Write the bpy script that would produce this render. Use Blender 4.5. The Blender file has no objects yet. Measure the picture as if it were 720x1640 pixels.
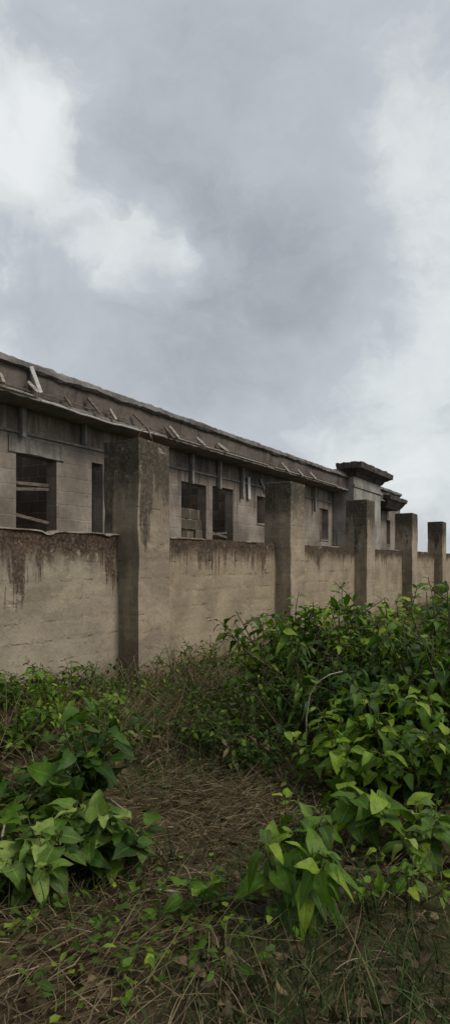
import bpy, math, random
import numpy as np
from mathutils import Vector, noise as mnoise

random.seed(7)
S = bpy.context.scene
COL = S.collection
F = 1050.0                      # focal length in pixels of the 720 px wide photograph
EYE = 1.6
rad = math.radians

# ------------------------------------------------------------------ helpers
def link(o, parent=None):
    COL.objects.link(o)
    if parent is not None:
        o.parent = parent
    return o

def tag(o, label=None, cat=None, group=None, kind=None):
    if label: o['label'] = label
    if cat: o['category'] = cat
    if group: o['group'] = group
    if kind: o['kind'] = kind
    return o

def empty(name, loc, rz=0.0):
    o = bpy.data.objects.new(name, None)
    o.empty_display_size = 0.2
    o.location = loc
    o.rotation_euler = (0, 0, rz)
    return link(o)

class MB:
    """collects faces, builds ONE mesh object"""
    def __init__(self):
        self.v, self.f = [], []
    def add(self, vs, fs):
        b = len(self.v)
        self.v += [tuple(p) for p in vs]
        self.f += [tuple(i + b for i in q) for q in fs]
    def box(self, x0, x1, y0, y1, z0, z1, jit=0.0):
        j = lambda: random.uniform(-jit, jit)
        vs = [(x + j(), y + j(), z + j()) for z in (z0, z1) for y in (y0, y1) for x in (x0, x1)]
        self.add(vs, [(0, 2, 3, 1), (4, 5, 7, 6), (0, 1, 5, 4), (2, 6, 7, 3), (0, 4, 6, 2), (1, 3, 7, 5)])
    def bar(self, a, b, w, d=None):
        a, b = Vector(a), Vector(b)
        ax = (b - a).normalized()
        up = Vector((0, 1, 0)) if abs(ax.y) < 0.9 else Vector((0, 0, 1))
        p = ax.cross(up).normalized(); q = ax.cross(p).normalized()
        d = d or w
        vs = [e + p * (sx * w / 2) + q * (sy * d / 2) for e in (a, b) for sx, sy in ((-1, -1), (1, -1), (1, 1), (-1, 1))]
        self.add(vs, [(3, 2, 1, 0), (4, 5, 6, 7), (0, 1, 5, 4), (1, 2, 6, 5), (2, 3, 7, 6), (3, 0, 4, 7)])
    def tube(self, pts, r0, r1, n=5):
        pts = [Vector(p) for p in pts]
        m = len(pts); vs = []
        for i, p in enumerate(pts):
            t = (pts[min(i + 1, m - 1)] - pts[max(i - 1, 0)]).normalized()
            u = t.cross(Vector((0.31, 0.17, 0.93)) if abs(t.z) < 0.85 else Vector((0, 1, 0))).normalized()
            w = t.cross(u)
            r = r0 + (r1 - r0) * i / (m - 1)
            for k in range(n):
                a = 2 * math.pi * k / n
                vs.append(p + u * (r * math.cos(a)) + w * (r * math.sin(a)))
        fs = [(i * n + k, i * n + (k + 1) % n, (i + 1) * n + (k + 1) % n, (i + 1) * n + k) for i in range(m - 1) for k in range(n)]
        fs += [tuple(range(n - 1, -1, -1)), tuple((m - 1) * n + k for k in range(n))]
        self.add(vs, fs)
    def build(self, name, mat, parent=None, smooth=False, bevel=0.0):
        me = bpy.data.meshes.new(name)
        me.from_pydata(self.v, [], self.f)
        me.materials.append(mat)
        if smooth:
            me.polygons.foreach_set('use_smooth', [True] * len(me.polygons))
        me.update()
        o = link(bpy.data.objects.new(name, me), parent)
        if bevel:
            b = o.modifiers.new('bevel', 'BEVEL'); b.width = bevel; b.segments = 2; b.limit_method = 'ANGLE'
        return o

# ------------------------------------------------------------------ materials
class N:
    def __init__(self, name, world=False):
        if world:
            self.t = world
        else:
            self.m = bpy.data.materials.new(name); self.m.use_nodes = True
            self.t = self.m.node_tree
        self.t.nodes.clear()
    def n(self, typ, **kw):
        nd = self.t.nodes.new(typ)
        for k, v in kw.items():
            if k.startswith('i_'):
                key = k[2:]
                key = int(key) if key.isdigit() else key.replace('_', ' ')
                if isinstance(v, bpy.types.NodeSocket):
                    self.t.links.new(v, nd.inputs[key])
                else:
                    nd.inputs[key].default_value = v
            else:
                setattr(nd, k, v)
        return nd
    def math(self, op, a, b=0.0, c=None, clamp=False):
        nd = self.n('ShaderNodeMath', operation=op); nd.use_clamp = clamp
        for i, x in enumerate([a, b] + ([c] if c is not None else [])):
            if isinstance(x, bpy.types.NodeSocket): self.t.links.new(x, nd.inputs[i])
            else: nd.inputs[i].default_value = x
        return nd.outputs[0]
    def mix(self, fac, a, b, typ='MIX'):
        nd = self.n('ShaderNodeMixRGB', blend_type=typ)
        for i, x in enumerate((fac, a, b)):
            if isinstance(x, bpy.types.NodeSocket): self.t.links.new(x, nd.inputs[i])
            elif i == 0: nd.inputs[0].default_value = x
            else: nd.inputs[i].default_value = (*x, 1) if len(x) == 3 else x
        return nd.outputs[0]
    def ramp(self, x, a, b):
        nd = self.n('ShaderNodeMapRange', interpolation_type='SMOOTHSTEP', i_Value=x)
        nd.inputs['From Min'].default_value = a; nd.inputs['From Max'].default_value = b
        return nd.outputs[0]
    def noise(self, vec, scale, detail=4.0, rough=0.55, out='Fac', dist=0.0):
        nd = self.n('ShaderNodeTexNoise', i_Scale=scale, i_Detail=detail, i_Roughness=rough, i_Distortion=dist)
        self.t.links.new(vec, nd.inputs['Vector'])
        return nd.outputs[out]
    def scaled(self, vec, sc, loc=(0, 0, 0)):
        nd = self.n('ShaderNodeMapping', i_Scale=sc, i_Location=loc)
        self.t.links.new(vec, nd.inputs['Vector'])
        return nd.outputs[0]
    def out(self, sh):
        o = self.n('ShaderNodeOutputMaterial'); self.t.links.new(sh, o.inputs['Surface'])
        return self.m
    def principled(self, col, rough=0.9, normal=None, spec=0.25):
        p = self.n('ShaderNodeBsdfPrincipled')
        for k, x in (('Base Color', col), ('Roughness', rough), ('Normal', normal), ('Specular IOR Level', spec)):
            if x is None: continue
            if isinstance(x, bpy.types.NodeSocket): self.t.links.new(x, p.inputs[k])
            elif k == 'Base Color': p.inputs[k].default_value = (*x, 1)
            else: p.inputs[k].default_value = x
        return p.outputs[0]
    def bump(self, h, strength=0.5, dist=0.02):
        nd = self.n('ShaderNodeBump', i_Strength=strength, i_Distance=dist)
        self.t.links.new(h, nd.inputs['Height'])
        return nd.outputs[0]

def plaster(name, light, dark, stain, ztop, drip=0.5, amount=1.0, seed=0.0, courses=0.5, rust=(0.065, 0.04, 0.028), foot=0.3, face=0.0):
    """weathered cement render: blotches, faint block courses, dark runs of mould from the top edge, soil splash at the foot"""
    m = N(name)
    tc = m.n('ShaderNodeTexCoord').outputs['Object']
    p = m.scaled(tc, (1, 1, 1), (seed, seed * 0.7, 0))
    sx = m.n('ShaderNodeSeparateXYZ'); m.t.links.new(tc, sx.inputs[0])
    z = sx.outputs[2]
    blot = m.noise(p, 1.3, 6, 0.62)
    fine = m.noise(p, 14, 5, 0.6)
    grit = m.noise(p, 90, 3, 0.6)
    col = m.mix(m.ramp(blot, 0.33, 0.68), dark, light)
    patch = m.noise(m.scaled(tc, (0.9, 0.9, 1.6), (seed + 4, 2, 7)), 1.7, 3, 0.5, dist=0.6)
    col = m.mix(m.math('MULTIPLY', m.ramp(patch, 0.5, 0.66), 0.5), col, tuple(c * k for c, k in zip(light, (1.18, 1.15, 1.1))))
    col = m.mix(m.math('MULTIPLY', m.ramp(fine, 0.5, 0.75), 0.45), col, tuple(c * 0.6 for c in dark))
    # uneven courses where the blocks show through the render
    wob = m.math('MULTIPLY_ADD', m.noise(p, 2.4, 5, 0.6), 0.07, z)
    saw = m.math('FRACT', m.math('MULTIPLY', wob, 1 / 0.235))
    line = m.ramp(m.math('ABSOLUTE', m.math('SUBTRACT', saw, 0.5)), 0.40, 0.5)
    where = m.ramp(m.noise(m.scaled(tc, (1.3, 1.3, 3.5), (seed, 9, 1)), 2.6, 5, 0.7), 0.52, 0.70)
    crack = m.math('MULTIPLY', m.math('MULTIPLY', line, where), courses)
    col = m.mix(crack, col, tuple(c * 0.38 for c in dark))
    # runs of two widths starting under a broad uneven band, broken up by fine grain
    def runs(freq, lo, hi, zf):
        return m.ramp(m.noise(m.scaled(tc, (freq, freq, zf), (seed, 1, 2)), 1.0, 6, 0.7), lo, hi)
    big = m.noise(m.scaled(tc, (0.9, 0.9, 0.25), (seed, 5, 2)), 1.0, 4, 0.55)
    bigm = m.math('MULTIPLY_ADD', m.ramp(big, 0.36, 0.58), 0.75, 0.25)
    d = m.math('DIVIDE', m.math('SUBTRACT', ztop, z), drip)
    strk = m.math('MAXIMUM', m.math('MULTIPLY', runs(9, 0.36, 0.66, 0.5), 0.75), runs(3.2, 0.40, 0.66, 0.35))
    reach = m.math('MULTIPLY', m.math('MULTIPLY', strk, bigm), 1.9)
    reach = m.math('MULTIPLY_ADD', m.math('SUBTRACT', m.noise(p, 11, 5, 0.7), 0.5), 0.9, reach)
    run = m.math('MULTIPLY', m.ramp(m.math('SUBTRACT', reach, d), -0.25, 0.45), 0.92)
    edge = m.ramp(m.math('MULTIPLY_ADD', m.noise(m.scaled(tc, (3.5, 3.5, 2), (seed, 3, 1)), 1.0, 6, 0.7), -1.3, d), 0.30, -0.35)
    mask = m.math('MULTIPLY', m.math('MAXIMUM', run, edge), amount, clamp=True)
    mask = m.math('MULTIPLY', mask, m.math('MULTIPLY_ADD', m.ramp(m.noise(p, 24, 4, 0.7), 0.66, 0.42), 0.3, 0.70))
    scol = m.mix(m.ramp(m.noise(p, 3.1, 3), 0.42, 0.62), stain, rust)
    col = m.mix(m.math('MULTIPLY', mask, 0.95), col, scol)
    # flaked spots showing the paler coat
    fl = m.ramp(m.noise(m.scaled(tc, (2.2, 2.2, 3.2), (seed + 2, 4, 4)), 1.6, 6, 0.72), 0.60, 0.66)
    col = m.mix(m.math('MULTIPLY', fl, 0.5), col, tuple(c * k for c, k in zip(light, (1.3, 1.32, 1.36))))
    if face:      # grime and algae mixed with painted shade on the pillars' left sides
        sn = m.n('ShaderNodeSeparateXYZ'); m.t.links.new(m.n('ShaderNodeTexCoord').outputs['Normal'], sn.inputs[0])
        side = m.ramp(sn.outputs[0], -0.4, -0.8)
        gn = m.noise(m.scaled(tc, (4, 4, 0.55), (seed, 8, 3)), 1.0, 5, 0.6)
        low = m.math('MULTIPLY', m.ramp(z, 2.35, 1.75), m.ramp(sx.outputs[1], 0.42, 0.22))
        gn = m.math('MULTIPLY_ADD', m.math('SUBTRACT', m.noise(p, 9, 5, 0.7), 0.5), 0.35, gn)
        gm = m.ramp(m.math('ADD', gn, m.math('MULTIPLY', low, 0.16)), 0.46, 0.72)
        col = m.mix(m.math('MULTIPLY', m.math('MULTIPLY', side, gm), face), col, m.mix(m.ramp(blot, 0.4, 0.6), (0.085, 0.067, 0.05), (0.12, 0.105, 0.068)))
    soil = m.ramp(m.math('MULTIPLY_ADD', m.noise(p, 3.5, 5), 0.45, z), 0.12 + foot + 0.2, 0.1 + 0.12)
    col = m.mix(m.math('MULTIPLY', soil, 0.55), col, (0.10, 0.062, 0.035))
    rid = m.math('MULTIPLY', m.ramp(m.math('ABSOLUTE', m.math('SUBTRACT', saw, 0.5)), 0.25, 0.5), m.ramp(m.noise(p, 1.4, 4), 0.4, 0.6))
    h = m.math('ADD', m.math('MULTIPLY', blot, 1.0), m.math('ADD', m.math('MULTIPLY', fine, 0.6), m.math('MULTIPLY', grit, 0.15)))
    h = m.math('SUBTRACT', m.math('MULTIPLY_ADD', fl, -0.12, h), m.math('ADD', m.math('MULTIPLY', crack, 0.6), m.math('MULTIPLY', rid, 0.13)))
    return m.out(m.principled(col, 0.95, m.bump(h, 0.75, 0.035), 0.1))

def blockwork(name, light, dark, mortar, seed=0.0, stain=(0.045, 0.036, 0.03), ztop=3.6, plastered=0.64):
    """bare sandcrete blocks, joints smeared, parts of the wall roughly rendered over"""
    m = N(name)
    tc = m.n('ShaderNodeTexCoord').outputs['Object']
    sx = m.n('ShaderNodeSeparateXYZ'); m.t.links.new(tc, sx.inputs[0])
    z = sx.outputs[2]
    cx = m.n('ShaderNodeCombineXYZ'); m.t.links.new(m.math('ADD', sx.outputs[0], sx.outputs[1]), cx.inputs[0]); m.t.links.new(z, cx.inputs[1])
    wv = m.n('ShaderNodeVectorMath', operation='MULTIPLY_ADD')
    m.t.links.new(m.noise(tc, 3.0, 3, out='Color'), wv.inputs[0]); wv.inputs[1].default_value = (0.05, 0.05, 0); m.t.links.new(cx.outputs[0], wv.inputs[2])
    br = m.n('ShaderNodeTexBrick', i_Scale=1.0)
    m.t.links.new(wv.outputs[0], br.inputs['Vector'])
    br.inputs['Color1'].default_value = (*light, 1); br.inputs['Color2'].default_value = (*dark, 1); br.inputs['Mortar'].default_value = (*mortar, 1)
    br.inputs['Brick Width'].default_value = 0.46; br.inputs['Row Height'].default_value = 0.235
    br.inputs['Mortar Size'].default_value = 0.014; br.inputs['Mortar Smooth'].default_value = 0.4; br.inputs['Bias'].default_value = -0.1
    p = m.scaled(tc, (1, 1, 1), (seed, seed, seed))
    blot = m.noise(p, 0.9, 5, 0.6)
    fine = m.noise(p, 13, 5, 0.65)
    avg = tuple((a + b) / 2 for a, b in zip(light, dark))
    cover = m.ramp(m.noise(p, 0.75, 3, 0.5, dist=0.4), 1 - plastered - 0.12, 1 - plastered + 0.1)
    col = m.mix(m.math('MULTIPLY', cover, 0.85), br.outputs['Color'], avg)
    col = m.mix(0.72, col, m.mix(m.ramp(blot, 0.35, 0.65), (0.42, 0.38, 0.36), (1.3, 1.26, 1.2)), 'MULTIPLY')
    col = m.mix(m.math('MULTIPLY', m.ramp(fine, 0.48, 0.75), 0.5), col, tuple(c * 0.5 for c in dark))
    strk = m.noise(m.scaled(tc, (6, 6, 0.4), (seed, 3, 2)), 1.0, 5, 0.65)
    d = m.math('SUBTRACT', ztop, z)
    run = m.ramp(m.math('SUBTRACT', m.math('MULTIPLY', m.ramp(strk, 0.42, 0.75), 1.5), d), -0.1, 0.5)
    col = m.mix(m.math('MULTIPLY', run, 0.5), col, stain)
    h = m.math('ADD', m.math('MULTIPLY', br.outputs['Fac'], -0.5), m.math('ADD', m.math('MULTIPLY', fine, 0.5), blot))
    return m.out(m.principled(col, 0.94, m.bump(h, 0.6, 0.02), 0.12))

def rough_concrete(name, light, dark, scale=2.0, streak=True):
    m = N(name)
    tc = m.n('ShaderNodeTexCoord').outputs['Object']
    a = m.noise(tc, scale, 6, 0.65); b = m.noise(tc, scale * 9, 5, 0.6)
    col = m.mix(m.ramp(a, 0.32, 0.66), dark, light)
    if streak:
        s = m.noise(m.scaled(tc, (6, 6, 0.6)), 1.0, 4, 0.6)
        col = m.mix(m.math('MULTIPLY', m.ramp(s, 0.5, 0.72), 0.6), col, tuple(c * 0.35 for c in dark))
    col = m.mix(m.math('MULTIPLY', m.ramp(b, 0.5, 0.8), 0.5), col, tuple(c * 0.45 for c in dark))
    h = m.math('ADD', a, m.math('MULTIPLY', b, 0.6))
    return m.out(m.principled(col, 0.95, m.bump(h, 0.7, 0.03), 0.12))

def wood(name, c1, c2):
    m = N(name)
    tc = m.n('ShaderNodeTexCoord').outputs['Object']
    a = m.noise(m.scaled(tc, (3, 3, 20)), 3.0, 5, 0.6)
    return m.out(m.principled(m.mix(m.ramp(a, 0.35, 0.65), c1, c2), 0.8, m.bump(a, 0.4, 0.01), 0.2))

def leafmat(name, dark, light, young, vein=0.35, trans=0.3, rough=0.5):
    """leaf blade: tint varies from leaf to leaf, pale midrib and side veins, a few brown spots"""
    m = N(name)
    at = lambda k: m.n('ShaderNodeAttribute', attribute_name=k).outputs['Fac']
    tint, u, v = at('tint'), at('along'), at('across')
    tc = m.n('ShaderNodeTexCoord').outputs['Object']
    col = m.mix(m.ramp(tint, 0.0, 0.75), dark, light)
    col = m.mix(m.ramp(tint, 0.74, 1.0), col, young)
    blot = m.noise(tc, 38, 3, 0.6)
    col = m.mix(m.math('MULTIPLY', m.ramp(blot, 0.35, 0.7), 0.35), col, tuple(c * 0.55 for c in dark))
    av = m.math('ABSOLUTE', v)
    mid = m.ramp(av, 0.11, 0.02)
    sv = m.math('FRACT', m.math('MULTIPLY', m.math('SUBTRACT', u, m.math('MULTIPLY', av, 0.22)), 7.0))
    side = m.math('MULTIPLY', m.ramp(m.math('ABSOLUTE', m.math('SUBTRACT', sv, 0.5)), 0.42, 0.5), 0.5)
    veins = m.math('MULTIPLY', m.math('MAXIMUM', mid, side), vein)
    col = m.mix(veins, col, tuple(min(1, c * 1.9 + 0.02) for c in light))
    dust = m.ramp(m.noise(tc, 9, 5, 0.65), 0.48, 0.72)
    col = m.mix(m.math('MULTIPLY', dust, 0.14), col, (0.16, 0.14, 0.075))
    spot = m.ramp(m.noise(tc, 55, 2, 0.5), 0.66, 0.72)
    col = m.mix(m.math('MULTIPLY', spot, 0.7), col, (0.07, 0.045, 0.02))
    burn = m.math('MULTIPLY', m.ramp(m.math('MULTIPLY_ADD', m.noise(tc, 16, 4, 0.7), 0.9, av), 1.28, 1.42), m.ramp(m.noise(tc, 2.5, 2), 0.45, 0.6))
    col = m.mix(m.math('MULTIPLY', burn, 0.8), col, (0.15, 0.10, 0.035))
    bmp = m.bump(m.math('SUBTRACT', blot, m.math('MULTIPLY', veins, 2.0)), 0.35, 0.006)
    sh = m.principled(col, rough, bmp, 0.28)
    tr = m.n('ShaderNodeBsdfTranslucent')
    m.t.links.new(m.mix(1.0, col, (0.9, 1.1, 0.35), 'MULTIPLY'), tr.inputs['Color'])
    mx = m.n('ShaderNodeMixShader', i_0=trans)
    m.t.links.new(sh, mx.inputs[1]); m.t.links.new(tr.outputs[0], mx.inputs[2])
    return m.out(mx.outputs[0])

def strawmat(name, c1, c2, c3):
    m = N(name)
    t = m.n('ShaderNodeAttribute', attribute_name='tint').outputs['Fac']
    col = m.mix(m.ramp(t, 0.0, 0.6), c1, c2)
    col = m.mix(m.ramp(t, 0.72, 1.0), col, c3)
    return m.out(m.principled(col, 0.8, None, 0.2))

def groundmat():
    m = N('soil')
    tc = m.n('ShaderNodeTexCoord').outputs['Object']
    a = m.noise(tc, 0.9, 6, 0.6); b = m.noise(tc, 7, 6, 0.65); c = m.noise(tc, 45, 4, 0.6)
    col = m.mix(m.ramp(a, 0.35, 0.65), (0.062, 0.043, 0.026), (0.125, 0.088, 0.05))
    col = m.mix(m.math('MULTIPLY', m.ramp(b, 0.48, 0.7), 0.6), col, (0.032, 0.022, 0.015))
    col = m.mix(m.math('MULTIPLY', m.ramp(c, 0.55, 0.75), 0.5), col, (0.19, 0.14, 0.08))
    # short far grass away from the plot
    g = m.ramp(m.noise(tc, 0.35, 5, 0.6), 0.42, 0.56)
    ln = m.n('ShaderNodeVectorMath', operation='LENGTH'); m.t.links.new(tc, ln.inputs[0])
    g = m.math('MAXIMUM', m.math('MULTIPLY', g, 0.45), m.math('MULTIPLY', m.ramp(ln.outputs['Value'], 11, 24), m.math('MULTIPLY_ADD', g, 0.4, 0.5)))
    col = m.mix(g, col, (0.05, 0.075, 0.02))
    h = m.math('ADD', m.math('MULTIPLY', b, 1.0), m.math('MULTIPLY', c, 0.5))
    return m.out(m.principled(col, 0.96, m.bump(h, 0.9, 0.05), 0.1))

M = dict(
    panel=plaster('weathered_render', (0.38, 0.312, 0.222), (0.265, 0.214, 0.152), (0.04, 0.028, 0.02), 1.98, 0.42, 1.0, 3.0, 0.75),
    panel_red=plaster('rust_stained_render', (0.39, 0.332, 0.25), (0.275, 0.23, 0.17), (0.035, 0.02, 0.016), 1.98, 0.55, 1.0, 11.3, 0.75, rust=(0.058, 0.028, 0.02)),
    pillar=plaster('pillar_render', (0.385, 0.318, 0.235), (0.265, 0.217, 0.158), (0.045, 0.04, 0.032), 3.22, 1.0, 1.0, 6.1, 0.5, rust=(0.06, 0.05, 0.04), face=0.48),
    mortar=rough_concrete('mortar_edge', (0.46, 0.40, 0.32), (0.20, 0.15, 0.11), 5, False),
    block=blockwork('sandcrete_blocks', (0.37, 0.325, 0.28), (0.23, 0.2, 0.172), (0.44, 0.395, 0.34), 2.0, ztop=3.85),
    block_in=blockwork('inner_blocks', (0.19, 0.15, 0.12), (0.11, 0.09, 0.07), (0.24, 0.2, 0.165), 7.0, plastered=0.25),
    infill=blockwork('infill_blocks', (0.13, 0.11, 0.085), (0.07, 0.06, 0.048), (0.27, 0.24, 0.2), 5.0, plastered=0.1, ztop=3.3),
    lintel=rough_concrete('rough_lintel', (0.34, 0.32, 0.285), (0.20, 0.185, 0.16), 2.6),
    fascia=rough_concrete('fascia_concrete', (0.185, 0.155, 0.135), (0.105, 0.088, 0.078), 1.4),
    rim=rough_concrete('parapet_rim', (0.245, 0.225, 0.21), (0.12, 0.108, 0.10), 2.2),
    soffit=rough_concrete('soffit_concrete', (0.29, 0.26, 0.235), (0.17, 0.15, 0.135), 2.0, False),
    tower=rough_concrete('pier_render', (0.42, 0.395, 0.365), (0.25, 0.23, 0.205), 1.6),
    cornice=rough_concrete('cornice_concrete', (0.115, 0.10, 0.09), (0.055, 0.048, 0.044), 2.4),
    batten=wood('grey_timber', (0.22, 0.19, 0.16), (0.50, 0.46, 0.40)),
    oldwood=wood('weathered_timber', (0.10, 0.08, 0.06), (0.22, 0.185, 0.15)),
    paleplank=wood('pale_timber', (0.45, 0.43, 0.41), (0.62, 0.60, 0.57)),
    rust=rough_concrete('rusty_steel', (0.14, 0.07, 0.04), (0.06, 0.03, 0.02), 6, False),
    soil=groundmat(),
    stem=wood('green_stem', (0.06, 0.07, 0.025), (0.11, 0.10, 0.045)),
    drystem=wood('dry_stem', (0.12, 0.085, 0.05), (0.30, 0.24, 0.16)),
    stick=wood('bleached_stick', (0.24, 0.20, 0.15), (0.46, 0.41, 0.33)),
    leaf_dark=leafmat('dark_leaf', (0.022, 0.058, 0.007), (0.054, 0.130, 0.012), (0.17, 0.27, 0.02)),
    leaf_mid=leafmat('mid_leaf', (0.042, 0.094, 0.007), (0.098, 0.205, 0.012), (0.27, 0.38, 0.03)),
    leaf_light=leafmat('light_leaf', (0.075, 0.150, 0.009), (0.165, 0.30, 0.018), (0.37, 0.47, 0.045)),
    leaf_pale=leafmat('pale_leaf', (0.075, 0.140, 0.020), (0.16, 0.27, 0.045), (0.34, 0.43, 0.11)),
    leaf_brown=leafmat('withered_leaf', (0.06, 0.042, 0.022), (0.13, 0.092, 0.045), (0.24, 0.18, 0.10), 0.2, 0.1, 0.7),
    straw=strawmat('dry_straw', (0.085, 0.062, 0.034), (0.21, 0.16, 0.085), (0.44, 0.37, 0.25)),
    greenblade=strawmat('green_blade', (0.022, 0.045, 0.012), (0.05, 0.092, 0.022), (0.12, 0.15, 0.05)),
)

# ------------------------------------------------------------------ ground
def gh(x, y):
    h = 0.07 * mnoise.noise((x * 0.55, y * 0.55, 0.3)) + 0.035 * mnoise.noise((x * 1.9, y * 1.9, 4.1)) + 0.022 * mnoise.noise((x * 5, y * 5, 8.2)) + (0.014 * mnoise.noise((x * 13, y * 13, 2.2)) if abs(x) < 7 and y < 12 else 0.0)
    return h if abs(x) < 40 and abs(y) < 60 else 0.0

def graded(lo, hi, step, far):
    a = list(np.arange(lo, hi + 1e-6, step)); d = step
    while a[-1] < far: d *= 1.35; a.append(a[-1] + d)
    d = step
    while a[0] > -far: d *= 1.35; a.insert(0, a[0] - d)
    return a
gx, gy = graded(-5, 5, 0.055, 900), graded(1.2, 9.5, 0.055, 900)
g = MB()
g.v = [(x, y, gh(x, y)) for y in gy for x in gx]
W_ = len(gx)
g.f = [(j * W_ + i, j * W_ + i + 1, (j + 1) * W_ + i + 1, (j + 1) * W_ + i) for j in range(len(gy) - 1) for i in range(W_ - 1)]
tag(g.build('ground', M['soil'], smooth=True), 'dark brown uneven soil of the overgrown plot before the wall', 'ground', kind='structure')

# ------------------------------------------------------------------ the wall's frame: local x runs along it, local y away from the camera
VPX = (950 - 360) / F
TX, TY = VPX / math.hypot(VPX, 1), 1 / math.hypot(VPX, 1)
OX, OY = -1.13, 8.6
ROT = math.atan2(TY, TX)
def t_at(px, s):
    """distance along the wall where the sight line through photo column px meets the plane s metres behind the pillar fronts"""
    r = (px - 360) / F
    x0, y0 = OX - TY * s, OY + TX * s
    return (r * y0 - x0) / (TX - r * TY)
def z_at(px, py, s):
    t = t_at(px, s)
    return EYE + (900 - py) * (OY + TX * s + TY * t) / F

# ------------------------------------------------------------------ boundary wall
bw = empty('boundary_wall', (OX, OY, 0), ROT)
tag(bw, 'long stained cement compound wall with tall square pillars before the bungalow', 'wall')
PITCH, PW, PD, PF = 4.95, 0.72, 0.58, 0.33
def rough_slab(x0, x1, y0, y1, z0, ztop, step, amp, seed):
    """upright slab whose top edge is worn uneven"""
    mb = MB(); n = max(2, int((x1 - x0) / step))
    xs = [x0 + (x1 - x0) * i / n for i in range(n + 1)]
    tp = [ztop + amp * mnoise.noise((x * 1.3, seed, 0)) + 0.7 * amp * mnoise.noise((x * 6, seed, 3)) - 0.05 * max(0, mnoise.noise((x * 2.7, seed, 8)) - 0.42) / 0.2 for x in xs]
    zs = [z0 + (ztop - z0) * f for f in (0, .15, .25, .35, .45, .55, .65, .75, .85, .94)]
    rows = len(zs) + 1
    def col(i, y, k):
        out = []
        for r in range(rows):
            z = zs[r] if r < len(zs) else tp[i]
            dy = 0.02 * mnoise.noise((xs[i] * 1.7, z * 1.7, seed + k)) + 0.008 * mnoise.noise((xs[i] * 6, z * 6, seed + k))
            out.append((xs[i], y + dy, z))
        return out
    vs = []
    for i in range(n + 1):
        vs += col(i, y0, 0) + col(i, y1, 5)
    st = 2 * rows; fs = []
    for i in range(n):
        a, b = i * st, (i + 1) * st
        for r in range(rows - 1):
            fs.append((a + r, b + r, b + r + 1, a + r + 1))
            fs.append((b + rows + r, a + rows + r, a + rows + r + 1, b + rows + r + 1))
        fs.append((a + rows - 1, b + rows - 1, b + 2 * rows - 1, a + 2 * rows - 1))
    for i in (0, n):
        a = i * st
        q = [a + r for r in range(rows)] + [a + rows + r for r in range(rows - 1, -1, -1)]
        fs.append(tuple(q if i else q[::-1]))
    mb.add(vs, fs)
    return mb, xs, tp

tops = {0: 3.24, 1: 3.2, 2: 3.25, 3: 3.22, 4: 3.2, 5: 3.17}
for k in range(-2, 9):
    x0 = k * PITCH
    zt = tops.get(k, 3.2)
    mb = MB()
    # shaft of stacked rings, each a little out of true
    rings = []
    zr = [-0.3] + [0.2 + (zt - 0.2) * i / 16 for i in range(16)] + [zt - 0.03, zt]
    for z in zr:
        j = lambda q: 0.014 * mnoise.noise((k * 3.1 + q, z * 1.6, 2.0)) + 0.012 * mnoise.noise((k * 3.1 + q, z * 5.5, 6.0)) + 0.05 * max(0.0, mnoise.noise((k * 2.7 + q * 5, z * 3.1, 11.0)) - 0.45)
        lx = 0.012 * z * mnoise.noise((k * 7.3, 0.5, 0)); x0 = k * PITCH + lx
        rings.append([(x0 + j(1), j(2), z), (x0 + PW + j(3), j(4), z), (x0 + PW + j(5), PD + j(6), z), (x0 + j(7), PD + j(8), z)])
    rings[-1] = [(x, y, z - (0.11 * y + 0.03 * (x - x0)) * (k == 0) + 0.03 * mnoise.noise((k * 2.2 + x * 3, y * 5, 1))) for x, y, z in rings[-1]]
    vs = [p for r in rings for p in r]
    fs = [(i * 4 + a, i * 4 + (a + 1) % 4, i * 4 + 4 + (a + 1) % 4, i * 4 + 4 + a) for i in range(len(rings) - 1) for a in range(4)]
    fs += [(3, 2, 1, 0), tuple((len(rings) - 1) * 4 + a for a in range(4))]
    mb.add(vs, fs)
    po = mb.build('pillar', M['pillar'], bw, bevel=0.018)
    if k == 0:
        bars = MB()
        for bx, by, lean in ((0.1, 0.1, 0.05), (0.5, 0.12, -0.03), (0.56, 0.45, 0.02)):
            bars.tube([(bx, by, zt - 0.06), (bx + lean, by, zt + 0.07), (bx + lean * 2, by - 0.02, zt + 0.13), (bx + lean * 2 + 0.05, by - 0.02, zt + 0.14)], 0.008, 0.007)
        bars.build('reinforcing_bar', M['rust'], po)
    x0 = k * PITCH
    # panel from this pillar to the next one
    mb, xs, tp = rough_slab(x0 + PW, x0 + PITCH, PF, PF + 0.2, -0.3, 1.97, 0.07, 0.014, k * 3.7)
    pn = mb.build('wall_panel', M['panel_red'] if k == -1 else M['panel'], bw)
    if k == -1: pn['label'] = 'panel with reddish brown stains under its top edge'
    # smeared mortar edge on top of the panel
    cp = MB()
    for i in range(len(xs) - 1):
        if mnoise.noise((xs[i] * 0.9, k * 5.0, 9)) > (-0.25 if k == -1 else 0.12):
            y0 = PF - 0.016 - 0.01 * random.random()
            cp.add([(xs[i], y0, tp[i] - 0.009), (xs[i + 1], y0, tp[i + 1] - 0.009), (xs[i + 1], y0, tp[i + 1] + 0.006), (xs[i], y0, tp[i] + 0.006),
                    (xs[i], PF + 0.1, tp[i] - 0.012), (xs[i + 1], PF + 0.1, tp[i + 1] - 0.012), (xs[i + 1], PF + 0.1, tp[i + 1] + 0.016), (xs[i], PF + 0.1, tp[i] + 0.016)],
                   [(0, 1, 2, 3), (3, 2, 6, 7), (0, 4, 5, 1), (0, 3, 7, 4), (1, 5, 6, 2)])
    if cp.f: cp.build('mortar_lip', M['mortar'], pn)

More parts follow.
